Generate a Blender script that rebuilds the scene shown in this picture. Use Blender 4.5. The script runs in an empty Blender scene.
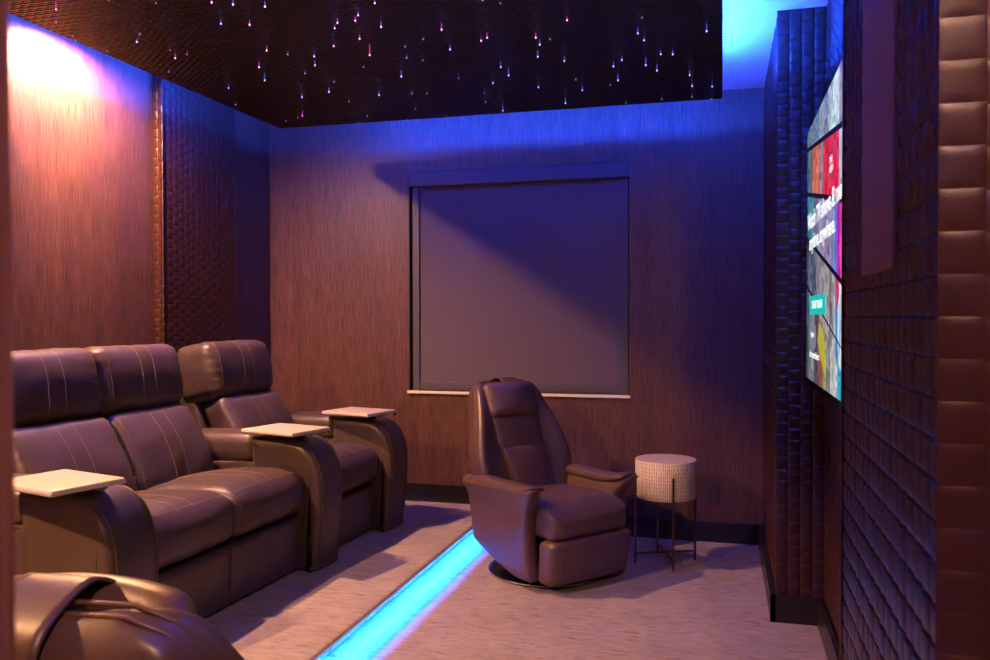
import bpy, bmesh, math, random
from mathutils import Vector, Matrix, noise
PI = math.pi
sc = bpy.context.scene
COL = sc.collection

# ------------------------------------------------------------------ camera, world, light
EYE = Vector((0, 0, 1.43))
FPX, YAW, PITCH, ROLL = 837.17, 0.264862, 0.014986, -0.001758
cam = bpy.data.cameras.new('camera'); cam_o = bpy.data.objects.new('camera', cam); COL.objects.link(cam_o)
cam.sensor_width = 36.0; cam.lens = FPX / 990 * 36.0; cam.clip_start = 0.02; cam.clip_end = 60
_w = Vector((-math.sin(YAW) * math.cos(PITCH), math.cos(YAW) * math.cos(PITCH), -math.sin(PITCH)))
_r = Vector((math.cos(YAW), math.sin(YAW), 0)); _u = _r.cross(_w)
_r2 = math.cos(ROLL) * _r + math.sin(ROLL) * _u; _u2 = -math.sin(ROLL) * _r + math.cos(ROLL) * _u
m = Matrix((_r2, _u2, -_w)).transposed().to_4x4(); m.translation = EYE
cam_o.matrix_world = m
sc.camera = cam_o
cam.dof.use_dof = True; cam.dof.focus_distance = 4.3; cam.dof.aperture_fstop = 8.0

world = bpy.data.worlds.new('world'); sc.world = world; world.use_nodes = True
world.node_tree.nodes['Background'].inputs[0].default_value = (0.3, 0.2, 0.3, 1)
world.node_tree.nodes['Background'].inputs[1].default_value = 0.02
sc.view_settings.view_transform = 'Standard'; sc.view_settings.look = 'None'
sc.view_settings.gamma = 1.0; sc.view_settings.use_curve_mapping = False
sc.view_settings.exposure = 0.0
sc.cycles.use_denoising = True
sc.cycles.max_bounces = 10; sc.cycles.diffuse_bounces = 6; sc.cycles.glossy_bounces = 4
sc.cycles.sample_clamp_indirect = 6.0
sc.cycles.caustics_reflective = False; sc.cycles.caustics_refractive = False

LED_BLUE = (0.010, 0.062, 1.0)
LED_AQUA = (0.012, 0.17, 1.0)
LED_COVE = 1650.0      # strip lights lying on top of the star panel
LED_STEP = 1400.0       # strip light under the step nosing
WARM = (1.0, 0.49, 0.20)
# ceiling downlights: (x, y, watts, cone degrees, aim)
DOWNLIGHTS = [(-3.00, 3.50, 700, 176, (0.0, 0.0)), (-2.98, 0.66, 1000, 172, (0.0, 0.0)), (0.45, -0.35, 300, 110, (math.radians(38), 0.0))]

# ------------------------------------------------------------------ helpers
def tag(o, label=None, cat=None, group=None, kind=None):
    if label: o['label'] = label
    if cat: o['category'] = cat
    if group: o['group'] = group
    if kind: o['kind'] = kind
    return o

def empty(name, loc=(0, 0, 0), rz=0.0):
    o = bpy.data.objects.new(name, None); COL.objects.link(o)
    o.location = loc; o.rotation_euler = (0, 0, rz); o.empty_display_size = 0.1
    return o

def copy_tree(o, parent=None):
    c = o.copy(); COL.objects.link(c); c.parent = parent
    for ch in list(o.children):
        copy_tree(ch, c)
    return c

def make(name, geo, mat, parent=None, smooth=True, label=None, uv=None):
    """link (verts, faces) as one mesh object; mat may be a list with face material ids in geo[2]"""
    v, f = geo[0], geo[1]
    me = bpy.data.meshes.new(name)
    me.from_pydata([tuple(p) for p in v], [], f)
    mats = mat if isinstance(mat, (list, tuple)) else [mat]
    for mm in mats: me.materials.append(mm)
    if len(geo) > 2 and geo[2] is not None:
        for p, i in zip(me.polygons, geo[2]): p.material_index = i
    bm = bmesh.new(); bm.from_mesh(me)
    bmesh.ops.recalc_face_normals(bm, faces=bm.faces)
    bm.to_mesh(me); bm.free()
    if smooth is True:
        for p in me.polygons: p.use_smooth = True
    elif smooth:
        for p in me.polygons: p.use_smooth = True
        me.set_sharp_from_angle(angle=math.radians(smooth))
    o = bpy.data.objects.new(name, me); COL.objects.link(o)
    if parent is not None: o.parent = parent
    if label: o['label'] = label
    return o

def join(*gs):
    V, F, M = [], [], []
    for g in gs:
        n = len(V); V += [tuple(p) for p in g[0]]
        F += [tuple(i + n for i in f) for f in g[1]]
        M += list(g[2]) if len(g) > 2 and g[2] is not None else [0] * len(g[1])
    return V, F, M

def withmat(g, i): return g[0], g[1], [i] * len(g[1])
def xf(g, fn): return ([fn(*p) for p in g[0]], g[1]) + tuple(g[2:])
def mv(g, d): return xf(g, lambda x, y, z: (x + d[0], y + d[1], z + d[2]))
def rotz(g, a, c=(0, 0)):
    ca, sa = math.cos(a), math.sin(a)
    return xf(g, lambda x, y, z: (c[0] + (x - c[0]) * ca - (y - c[1]) * sa, c[1] + (x - c[0]) * sa + (y - c[1]) * ca, z))
def roty(g, a, c=(0, 0)):   # leans +x towards -z for positive a about (x, z) = c
    ca, sa = math.cos(a), math.sin(a)
    return xf(g, lambda x, y, z: (c[0] + (x - c[0]) * ca + (z - c[1]) * sa, y, c[1] - (x - c[0]) * sa + (z - c[1]) * ca))

def box(x0, x1, y0, y1, z0, z1):
    v = [(x, y, z) for x in (x0, x1) for y in (y0, y1) for z in (z0, z1)]
    return v, [(0, 1, 3, 2), (4, 6, 7, 5), (0, 4, 5, 1), (2, 3, 7, 6), (0, 2, 6, 4), (1, 5, 7, 3)]

def _ticks(h, r, n):
    """positions along one edge: dense in the rounded ends, even in the middle"""
    k = 4
    t = [-h + r * (1 - math.cos(PI / 2 * i / k)) for i in range(k)]
    mid = [-(h - r) + 2 * (h - r) * i / n for i in range(n + 1)]
    return t + mid + [-a for a in reversed(t)]

def cushion(sx, sy, sz, r, puff=(0, 0, 0), n=(8, 8, 8), fn=None, wob=0.0, seed=0):
    """rounded, slightly puffed block of full size sx, sy, sz centred on the origin"""
    H = (sx / 2, sy / 2, sz / 2); r = min(r, *[h * 0.98 for h in H])
    T = [_ticks(H[i], r, n[i]) for i in range(3)]
    idx, V, F = {}, [], []
    def P(p):
        key = tuple(round(c, 6) for c in p)
        if key in idx: return idx[key]
        inn = [max(-(H[i] - r), min(H[i] - r, p[i])) for i in range(3)]
        d = Vector([p[i] - inn[i] for i in range(3)])
        if d.length > 1e-9: d = d.normalized() * r
        q = [inn[i] + d[i] for i in range(3)]
        u = [q[i] / H[i] for i in range(3)]
        for i in range(3):
            a, b = (i + 1) % 3, (i + 2) % 3
            q[i] += puff[i] * max(0, 1 - u[a] ** 2) * max(0, 1 - u[b] ** 2) * u[i]
        if wob:
            nz = noise.noise(Vector((q[0] * 9 + seed * 7.3, q[1] * 9, q[2] * 9)))
            k = 1 + wob * nz
            q = [q[i] + wob * nz * (u[i]) * 0.5 for i in range(3)]
        q = fn(*q) if fn else tuple(q)
        idx[key] = len(V); V.append(q); return idx[key]
    for ax in range(3):
        a, b = (ax + 1) % 3, (ax + 2) % 3
        for s in (-1, 1):
            for i in range(len(T[a]) - 1):
                for j in range(len(T[b]) - 1):
                    qs = []
                    for (ii, jj) in ((i, j), (i + 1, j), (i + 1, j + 1), (i, j + 1)):
                        p = [0, 0, 0]; p[ax] = s * H[ax]; p[a] = T[a][ii]; p[b] = T[b][jj]
                        qs.append(P(tuple(p)))
                    if s < 0: qs.reverse()
                    if len(set(qs)) >= 3: F.append(tuple(dict.fromkeys(qs)))
    return V, F

def tube(pts, r, n=6, closed=False):
    pts = [Vector(p) for p in pts]; V, F = [], []
    N = len(pts); up = None
    for i, p in enumerate(pts):
        if closed: t = pts[(i + 1) % N] - pts[i - 1]
        else: t = pts[min(i + 1, N - 1)] - pts[max(i - 1, 0)]
        t = t.normalized() if t.length > 1e-9 else Vector((0, 0, 1))
        if up is None:
            up = Vector((0, 0, 1)) if abs(t.z) < 0.9 else Vector((1, 0, 0))
        a = t.cross(up)
        if a.length < 1e-6: a = t.cross(Vector((0.3, 1, 0.2)))
        a.normalize(); b = a.cross(t).normalized(); up = b
        rr = r[i] if isinstance(r, (list, tuple)) else r
        for k in range(n):
            an = 2 * PI * k / n
            V.append(p + a * rr * math.cos(an) + b * rr * math.sin(an))
    rng = range(N) if closed else range(N - 1)
    for i in rng:
        j = (i + 1) % N
        for k in range(n):
            F.append((i * n + k, i * n + (k + 1) % n, j * n + (k + 1) % n, j * n + k))
    if not closed:
        F.append(tuple(range(n - 1, -1, -1))); F.append(tuple((N - 1) * n + k for k in range(n)))
    return V, F

def lathe(prof, n=40, c=(0, 0)):
    V, F = [], []
    for (r, z) in prof:
        for k in range(n):
            a = 2 * PI * k / n; V.append((c[0] + r * math.cos(a), c[1] + r * math.sin(a), z))
    for i in range(len(prof) - 1):
        for k in range(n):
            F.append((i * n + k, i * n + (k + 1) % n, (i + 1) * n + (k + 1) % n, (i + 1) * n + k))
    F.append(tuple(range(n - 1, -1, -1))); F.append(tuple((len(prof) - 1) * n + k for k in range(n)))
    return V, F

def smooth_path(pts, per=6, closed=False):
    P = [Vector(p) for p in pts]; out = []; N = len(P)
    for i in range(N if closed else N - 1):
        p0 = P[i - 1] if (i > 0 or closed) else P[0]; p1 = P[i]; p2 = P[(i + 1) % N]; p3 = P[(i + 2) % N] if (closed or i + 2 < N) else P[-1]
        for k in range(per):
            t = k / per
            out.append(0.5 * ((2 * p1) + (-p0 + p2) * t + (2 * p0 - 5 * p1 + 4 * p2 - p3) * t * t + (-p0 + 3 * p1 - 3 * p2 + p3) * t ** 3))
    if not closed: out.append(P[-1])
    return out

def slab(outline, a0, a1, r, to3, bulge=0.0, mid=3):
    """soft-edged extrusion of a closed 2D outline (counter-clockwise) between a0 and a1; to3(u, v, a) -> point"""
    n = len(outline); O = [Vector(p) for p in outline]
    area = sum(O[i].x * O[(i + 1) % n].y - O[(i + 1) % n].x * O[i].y for i in range(n))
    if area < 0: O.reverse()
    N = []
    for i in range(n):
        e1, e2 = O[i] - O[i - 1], O[(i + 1) % n] - O[i]
        e1 = e1.normalized() if e1.length > 1e-9 else e2.normalized(); e2 = e2.normalized() if e2.length > 1e-9 else e1
        t = (e1 + e2).normalized() if (e1 + e2).length > 1e-6 else e1
        N.append(Vector((t.y, -t.x)) / max(.65, t.dot(e1)))
    secs = []
    for k in range(4): th = PI / 2 * k / 4; secs.append((a0 + r * (1 - math.sin(th)), -r * (1 - math.cos(th))))
    secs = [(a0 + r * (1 - math.sin(PI / 2 * (1 - k / 4))), -r * (1 - math.cos(PI / 2 * (1 - k / 4)))) for k in range(4)]
    secs = [(a0, -r - .014)] + secs
    lo = secs + [(a0 + r, 0)]
    hi = [(a0 + a1 - a, o) for a, o in reversed(lo)]
    md = [(a0 + r + (a1 - a0 - 2 * r) * k / (mid + 1), bulge * math.sin(PI * k / (mid + 1))) for k in range(1, mid + 1)]
    allsec = lo + md + hi
    V, F = [], []
    for a, off in allsec:
        for i in range(n):
            q = O[i] + N[i] * off; V.append(to3(q.x, q.y, a))
    S = len(allsec)
    for s in range(S - 1):
        for i in range(n):
            F.append((s * n + i, s * n + (i + 1) % n, (s + 1) * n + (i + 1) % n, (s + 1) * n + i))
    F.append(tuple(range(n - 1, -1, -1))); F.append(tuple((S - 1) * n + i for i in range(n)))
    return V, F

# ------------------------------------------------------------------ materials
def mat(name, col=(0.5, 0.5, 0.5), rough=0.5, metal=0.0, spec=0.5):
    mt = bpy.data.materials.new(name); mt.use_nodes = True
    b = mt.node_tree.nodes['Principled BSDF']
    b.inputs['Base Color'].default_value = (*col, 1); b.inputs['Roughness'].default_value = rough
    b.inputs['Metallic'].default_value = metal; b.inputs['Specular IOR Level'].default_value = spec
    return mt, mt.node_tree, b

def nd(nt, typ, **kw):
    n = nt.nodes.new(typ)
    for k, v in kw.items():
        if k.startswith('i_'): n.inputs[k[2:].replace('_', ' ')].default_value = v
        else: setattr(n, k, v)
    return n

def coords(nt, scale, kind='Object', loc=(0, 0, 0)):
    tc = nt.nodes.new('ShaderNodeTexCoord'); mp = nt.nodes.new('ShaderNodeMapping')
    mp.inputs['Scale'].default_value = scale; mp.inputs['Location'].default_value = loc
    nt.links.new(tc.outputs[kind], mp.inputs['Vector']); return mp.outputs[0]

def ramp(nt, fac, stops):
    r = nt.nodes.new('ShaderNodeValToRGB'); e = r.color_ramp.elements
    e[0].position, e[0].color = stops[0][0], (*stops[0][1], 1)
    e[1].position, e[1].color = stops[-1][0], (*stops[-1][1], 1)
    for p, c in stops[1:-1]:
        x = e.new(p); x.color = (*c, 1)
    nt.links.new(fac, r.inputs[0]); return r.outputs[0]

def bump(nt, b, h, strength, dist=0.01, prev=None):
    n = nt.nodes.new('ShaderNodeBump'); n.inputs['Strength'].default_value = strength; n.inputs['Distance'].default_value = dist
    nt.links.new(h, n.inputs['Height'])
    if prev is not None: nt.links.new(prev, n.inputs['Normal'])
    nt.links.new(n.outputs[0], b.inputs['Normal']); return n.outputs[0]

def mix(nt, a, b_, fac, mode='MULTIPLY'):
    x = nt.nodes.new('ShaderNodeMix'); x.data_type = 'RGBA'; x.blend_type = mode
    if isinstance(fac, float): x.inputs['Factor'].default_value = fac
    else: nt.links.new(fac, x.inputs['Factor'])
    nt.links.new(a, x.inputs['A']); nt.links.new(b_, x.inputs['B']); return x.outputs['Result']

def noise_t(nt, vec, scale=1.0, detail=4, rough=0.6, dist=0.0):
    n = nt.nodes.new('ShaderNodeTexNoise'); n.inputs['Scale'].default_value = scale; n.inputs['Detail'].default_value = detail
    n.inputs['Roughness'].default_value = rough; n.inputs['Distortion'].default_value = dist
    nt.links.new(vec, n.inputs['Vector']); return n.outputs[0]

def wood_mat(name, dark, light, rough=0.42):
    mt, nt, b = mat(name, rough=rough)
    fine = noise_t(nt, coords(nt, (230, 230, 7)), 1.0, 4, 0.7)
    wide = noise_t(nt, coords(nt, (14, 14, 0.8)), 1.0, 3, 0.6)
    c1 = ramp(nt, fine, [(0.39, dark), (0.62, light)])
    c2 = ramp(nt, wide, [(0.3, (0.66, 0.64, 0.64)), (0.7, (1, 1, 1))])
    nt.links.new(mix(nt, c1, c2, 1.0), b.inputs['Base Color'])
    bump(nt, b, fine, 0.25, 0.002)
    return mt

M = {}
M['wood'] = wood_mat('wood_veneer', (0.052, 0.021, 0.013), (0.180, 0.082, 0.045))
M['jamb'] = wood_mat('jamb_wood', (0.10, 0.04, 0.022), (0.19, 0.085, 0.05))

def leather(name, col, rough, sc_=1.0, wr=0.5):
    mt, nt, b = mat(name, col, rough)
    v = coords(nt, (1, 1, 1))
    vo = nt.nodes.new('ShaderNodeTexVoronoi'); vo.inputs['Scale'].default_value = 340 * sc_; nt.links.new(v, vo.inputs['Vector'])
    big = noise_t(nt, coords(nt, (11, 11, 6)), 1.0, 3, 0.55, 0.6)
    n1 = bump(nt, b, big, wr, 0.006)
    bump(nt, b, vo.outputs[0], 0.12, 0.001, n1)
    blot = noise_t(nt, v, 5.0, 3)
    c = ramp(nt, blot, [(0.3, tuple(a * 0.85 for a in col)), (0.7, tuple(a * 1.12 for a in col))])
    nt.links.new(c, b.inputs['Base Color'])
    rr = nt.nodes.new('ShaderNodeMapRange'); rr.inputs['To Min'].default_value = rough - 0.06; rr.inputs['To Max'].default_value = rough + 0.1
    nt.links.new(noise_t(nt, v, 20, 4), rr.inputs['Value']); nt.links.new(rr.outputs[0], b.inputs['Roughness'])
    return mt
M['leather'] = leather('brown_leather', (0.060, 0.039, 0.036), 0.38)
M['leather2'] = leather('smooth_brown_leather', (0.086, 0.048, 0.043), 0.36, 1.0, 0.25)
M['tile'] = leather('woven_leather_tile', (0.040, 0.013, 0.006), 0.36, 0.7, 0.15)
M['tile'].node_tree.nodes['Principled BSDF'].inputs['Specular IOR Level'].default_value = 0.38
M['thread'] = mat('stitch_thread', (0.42, 0.27, 0.20), 0.7)[0]
M['piping'] = leather('piping_leather', (0.10, 0.055, 0.045), 0.35, 1.0, 0.1)

# carpet: pile with dark brushed streaks
mt, nt, b = mat('carpet', rough=0.95, spec=0.15)
st = noise_t(nt, coords(nt, (11, 44, 11)), 1.0, 8, 0.78, 0.6)
pile = noise_t(nt, coords(nt, (1, 1, 1)), 420, 2, 0.7)
blot = noise_t(nt, coords(nt, (1, 1, 1)), 3.2, 4, 0.6)
c = ramp(nt, st, [(0.32, (0.17, 0.135, 0.15)), (0.45, (0.42, 0.35, 0.38)), (0.70, (0.55, 0.47, 0.51))])
c2 = ramp(nt, pile, [(0.3, (0.72, 0.72, 0.72)), (0.7, (1.1, 1.1, 1.1))])
c3 = ramp(nt, blot, [(0.3, (0.82, 0.8, 0.8)), (0.7, (1, 1, 1))])
nt.links.new(mix(nt, mix(nt, c, c2, 1.0), c3, 1.0), b.inputs['Base Color'])
bump(nt, b, pile, 0.7, 0.006)
M['carpet'] = mt

M['base'] = mat('black_baseboard', (0.012, 0.010, 0.012), 0.35)[0]
mt, nt, b = mat('ceiling_paint', (0.55, 0.55, 0.55), 0.9)
bump(nt, b, noise_t(nt, coords(nt, (1, 1, 1)), 140, 3), 0.25, 0.003)
M['paint'] = mt
M['dark_paint'] = mat('dark_paint', (0.10, 0.09, 0.10), 0.6)[0]

# embossed star panel: interlaced diamond waves pressed into brown vinyl
mt, nt, b = mat('embossed_panel', (0.009, 0.005, 0.004), 0.38, 0.0, 0.28)
sep = nt.nodes.new('ShaderNodeSeparateXYZ'); nt.links.new(coords(nt, (1, 1, 1)), sep.inputs[0])
def mth(op, a, b2=None):
    n = nt.nodes.new('ShaderNodeMath'); n.operation = op
    for i, q in enumerate((a, b2)):
        if q is None: continue
        if isinstance(q, (int, float)): n.inputs[i].default_value = q
        else: nt.links.new(q, n.inputs[i])
    return n.outputs[0]
wx = mth('MULTIPLY', mth('SINE', mth('MULTIPLY', sep.outputs['X'], 2 * PI / 0.085)), 0.010)
s1 = mth('ABSOLUTE', mth('SINE', mth('MULTIPLY', mth('ADD', sep.outputs['Y'], wx), PI / 0.036)))
s2 = mth('ABSOLUTE', mth('SINE', mth('MULTIPLY', mth('SUBTRACT', sep.outputs['Y'], wx), PI / 0.036)))
hh = mth('MINIMUM', s1, s2)
bump(nt, b, hh, 1.0, 0.008)
M['panel'] = mt

M['blind'] = mat('blind_fabric', (0.105, 0.082, 0.085), 0.75)[0]
_b = M['blind'].node_tree
bump(_b, _b.nodes['Principled BSDF'], noise_t(_b, coords(_b, (1, 1, 1)), 500, 2), 0.2, 0.001)
M['blind_box'] = mat('blind_cassette', (0.07, 0.065, 0.075), 0.45)[0]
M['reveal'] = mat('reveal_paint', (0.03, 0.028, 0.032), 0.5)[0]
M['sill'] = mat('sill_paint', (0.75, 0.72, 0.72), 0.5)[0]
M['dark_metal'] = mat('bronze_metal', (0.09, 0.06, 0.06), 0.38, 0.9)[0]
M['black_metal'] = mat('black_metal', (0.02, 0.02, 0.024), 0.25, 0.9)[0]
M['chrome'] = mat('chrome', (0.55, 0.55, 0.58), 0.18, 1.0)[0]
M['tray'] = mat('tray_laminate', (0.50, 0.45, 0.47), 0.35)[0]
M['tray_edge'] = mat('tray_edge', (0.40, 0.38, 0.40), 0.3, 0.3)[0]
M['grille'] = mat('speaker_cloth', (0.20, 0.10, 0.04), 0.85)[0]
M['plastic'] = mat('brown_plastic', (0.06, 0.03, 0.028), 0.4)[0]
M['black'] = mat('black_gloss', (0.008, 0.008, 0.01), 0.15)[0]
M['white_pl'] = mat('white_plastic', (0.7, 0.7, 0.7), 0.4)[0]

def emis(name, col, s, base=(0, 0, 0)):
    mt, nt, b = mat(name, base, 0.5)
    b.inputs['Emission Color'].default_value = (*col, 1); b.inputs['Emission Strength'].default_value = s
    return mt
M['led_cove'] = emis('cove_led', LED_BLUE, LED_COVE)
M['led_step'] = emis('step_led', LED_AQUA, LED_STEP)
M['led_warm'] = emis('warm_lens', WARM, 8.0)

# chipped bone mosaic of the drum table
mt, nt, b = mat('bone_mosaic', rough=0.5)
uvn = nt.nodes.new('ShaderNodeUVMap'); mp = nt.nodes.new('ShaderNodeMapping'); mp.inputs['Rotation'].default_value = (0, 0, PI / 2)
nt.links.new(uvn.outputs[0], mp.inputs['Vector'])
br = nt.nodes.new('ShaderNodeTexBrick'); nt.links.new(mp.outputs[0], br.inputs['Vector'])
br.inputs['Scale'].default_value = 1.0; br.inputs['Brick Width'].default_value = 0.042; br.inputs['Row Height'].default_value = 0.0105
br.inputs['Mortar Size'].default_value = 0.0014; br.inputs['Color1'].default_value = (0.86, 0.78, 0.76, 1); br.inputs['Color2'].default_value = (0.72, 0.63, 0.60, 1)
br.inputs['Mortar'].default_value = (0.16, 0.12, 0.11, 1); br.inputs['Mortar Smooth'].default_value = 0.3
nt.links.new(br.outputs[0], b.inputs['Base Color'])
inv = nt.nodes.new('ShaderNodeMath'); inv.operation = 'SUBTRACT'; inv.inputs[0].default_value = 1.0; nt.links.new(br.outputs[1], inv.inputs[1])
bump(nt, b, inv.outputs[0], 0.6, 0.003)
M['mosaic'] = mt

# ------------------------------------------------------------------ the room
XL, XR, YB, ZC = -3.2, 0.45, 5.495, 2.86
PX, ST = -1.48, 0.15                      # platform edge and height
WX0, WX1, WZ0, WZ1 = -2.115, -0.58, 0.915, 2.45

def S(name, geo, m_, label=None, smooth=False, parent=None):
    o = make(name, geo, m_, parent, smooth)
    if parent is None: o['kind'] = 'structure'
    if label: o['label'] = label
    return o

def tiles(W, H, tw, th, to3, amp=0.009, n=5, seed=0, u0=0.0, v0=0.0, stag=0.5, mode=0):
    """a sheet of pressed leather tiles in staggered columns; to3(u, v, h) -> point"""
    rnd = random.Random(seed); V, F = [], []
    i = 0; u = -u0
    while u < W - 1e-4:
        ua, ub = max(u, 0), min(u + tw, W)
        v = -v0 - (th * stag if i % 2 else 0); j = 0
        while v < H - 1e-4:
            va, vb = max(v, 0), min(v + th, H)
            tu, tv = rnd.uniform(-0.35, 0.35), rnd.uniform(-0.35, 0.35); am = amp * rnd.uniform(0.75, 1.15); kind = (i + j) % 2 if mode == 0 else 1
            if ub - ua > 1e-3 and vb - va > 1e-3:
                base = len(V)
                tk = [(1 - math.cos(PI * (q_ / n))) / 2 for q_ in range(n + 1)]
                for a in range(n + 1):
                    for c in range(n + 1):
                        s, t = tk[a], tk[c]
                        ps, pt = 2 * s - 1, 2 * t - 1
                        e = (1 - abs(ps) ** 10) * (1 - abs(pt) ** 10)
                        arch = (1 - (ps if kind else pt) ** 2)
                        h = am * e * (0.50 + (0.40 if mode == 0 else .5) * arch + 0.25 * (tu * ps + tv * pt) + 0.12 * pt)
                        V.append(to3(ua + (ub - ua) * s, va + (vb - va) * t, h))
                for a in range(n):
                    for c in range(n):
                        q = base + a * (n + 1) + c
                        F.append((q, q + n + 1, q + n + 2, q + 1))
            v += th; j += 1
        u += tw; i += 1
    return V, F

S('floor', box(-3.4, 1.8, -1.6, 5.7, -0.1, 0.0), M['carpet'], 'pinkish grey carpet with brushed streaks')
# platform: thin overhanging nosing rounded over, riser set back under it
nose = [(-3.2, 0.0), (-1.61, 0.0), (-1.61, 0.010), (-1.587, 0.014), (-1.585, 0.136), (-1.484, 0.136), (-1.480, 0.139), (-1.481, 0.144), (-1.486, 0.148), (-1.494, ST), (-3.2, ST)]
n_ = len(nose); V = [(x + (-.021 if y < 1 else .0) * (x > -2), y, z) for y in (0.30, YB) for x, z in nose]
F = [(i, (i + 1) % n_, n_ + (i + 1) % n_, n_ + i) for i in range(n_)] + [tuple(range(n_)), tuple(range(2 * n_ - 1, n_ - 1, -1))]
S('floor_platform', (V, F), M['carpet'], 'raised carpeted platform carrying the seating row', 30)
S('ceiling', box(-3.4, 1.8, -1.6, 5.7, ZC, ZC + 0.1), M['paint'], 'pale ceiling washed with blue light')
S('wall_left', box(XL - 0.15, XL, -1.6, 5.7, 0, ZC), M['wood'], 'wood veneer side wall washed by a warm downlight')
bw = join(box(XL, WX0, YB, YB + .15, 0, ZC), box(WX1, XR + .3, YB, YB + .15, 0, ZC), box(WX0, WX1, YB, YB + .15, 0, WZ0), box(WX0, WX1, YB, YB + .15, WZ1, ZC))
S('wall_back', bw, M['wood'], 'far wall in vertical grained wood veneer')
rw = join(box(XR + .012, XR + .2, 1.9, YB, 0, ZC), tiles(2.05, ZC, .055, .055, lambda u, v, h: (XR + .012 - h, 2.08 + u, v), .005, 3, 5))
S('wall_right', rw, M['tile'], 'recessed leather tiled wall behind the television')
S('wall_front', join(box(XL, -0.322, 0.20, 0.30, 0, ZC), box(0.95, 1.8, 0.16, 0.30, 0, ZC)), M['jamb'], 'wooden wall edge beside the doorway')
S('wall_entrance', join(box(-3.4, 1.8, -1.7, -1.6, 0, ZC), box(1.7, 1.8, -1.6, 1.3, 0, ZC)), M['dark_paint'])
S('trim_2', join(box(-0.334, -0.3135, 0.22, 0.312, 0, ZC), box(-0.3135, -0.3115, 0.235, 0.29, 0, ZC)), M['jamb'], 'door jamb edge at the left of the view')

def pillar(name, x0, x1, y0, y1, faces, label, seed, tw=.055, stag=.5, famp=.0045):
    """core box with pressed leather tiles on the named faces"""
    e = .011; g = [box(x0 + (e if 'L' in faces else 0), x1 - (e if 'R' in faces else 0), y0 + (e if 'F' in faces else 0), y1, 0, ZC)]
    if 'F' in faces: g.append(tiles(x1 - x0, ZC, tw, .055, lambda u, v, h: (x0 + u, y0 + e - h - .001, v), famp, 6, seed, stag=stag))
    if 'L' in faces: g.append(tiles(y1 - y0 - e, ZC, .055, .055, lambda u, v, h: (x0 + e - h - .001, y0 + e + u, v), .0075, 6, seed + 1, stag=0, mode=1))
    if 'R' in faces: g.append(tiles(y1 - y0, ZC, .055, .055, lambda u, v, h: (x1 - e + h + .001, y0 + u, v), .0028, 5, seed + 2))
    return S(name, join(*g), M['tile'], label, 35)
pillar('pillar_right_far', .245, XR + .1, 4.13, YB, 'FL', 'brown leather tiled pillar past the television', 11)
pillar('pillar_right_near', .27, 1.1, 1.19, 2.105, 'FL', 'leather tiled pillar nearest the camera', 21, .056, .08, .0020)
S('trim_3', box(.2695, .283, 2.092, 2.106, 0, ZC), M['tile'], 'smooth leather edge of the nearest pillar')
pillar('pillar_left', XL, -3.135, 4.19, 4.975, 'FR', 'shallow leather tiled pillar on the left wall', 31, .0325)

bb = lambda *a: box(*a)
S('baseboard_back', join(box(-1.48, .245, YB - .018, YB, 0, .126), box(XL, -1.48, YB - .018, YB, ST, ST + .122)), M['base'], 'black baseboard along the far wall')
S('baseboard_right', join(box(.222, XR, 4.108, 4.13, 0, .126), box(.222, .245, 4.108, YB - .018, 0, .126), box(XR - .022, XR, 2.08, 4.108, 0, .126), box(.25, .27, 1.17, 2.10, 0, .126)), M['base'], 'black baseboard around the leather pillars')
S('baseboard_left', join(box(XL, XL + .018, .30, 4.19, ST, ST + .122), box(XL, XL + .018, 4.975, YB - .018, ST, ST + .122), box(-3.135, -3.118, 4.17, 4.975, ST, ST + .122), box(XL, -3.118, 4.17, 4.19, ST, ST + .122)), M['base'])

# window recess, blind, sill
D0 = 0.075
lin = join(box(WX0, WX0 + .006, YB, YB + .14, WZ0, WZ1), box(WX1 - .006, WX1, YB, YB + .14, WZ0, WZ1), box(WX0, WX1, YB + .001, YB + .14, WZ0, WZ0 + .006), box(WX0, WX1, YB + .001, YB + .14, WZ1 - .006, WZ1))
w1 = S('window_1', lin, M['reveal'], 'window recess closed by a dark blind')
make('window_frame', join(box(WX0 + .006, WX0 + .05, YB + .09, YB + .13, WZ0, WZ1), box(WX1 - .05, WX1 - .006, YB + .09, YB + .13, WZ0, WZ1), box(WX0 + .05, WX1 - .05, YB + .09, YB + .13, WZ0, WZ0 + .05), box(WX0 + .05, WX1 - .05, YB + .09, YB + .13, WZ1 - .05, WZ1)), M['black_metal'], w1, False)
make('glass_pane', box(WX0 + .05, WX1 - .05, YB + .105, YB + .111, WZ0 + .05, WZ1 - .05), M['black'], w1, False)
S('trim_1', cushion(WX1 - WX0 + .012, .035, .02, .004, n=(2, 2, 2), fn=lambda x, y, z: (x + (WX0 + WX1) / 2, y + YB - .006, z + WZ0 - .004)), M['sill'], 'thin pale sill under the blind')

def at(root, name, geo, m_, smooth=False, label=None, parent=None):
    """mesh given in world coordinates, parented to a root that stands at root.location"""
    r = root.location
    return make(name, mv(geo, (-r.x, -r.y, -r.z)), m_, parent or root, smooth, label)

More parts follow.
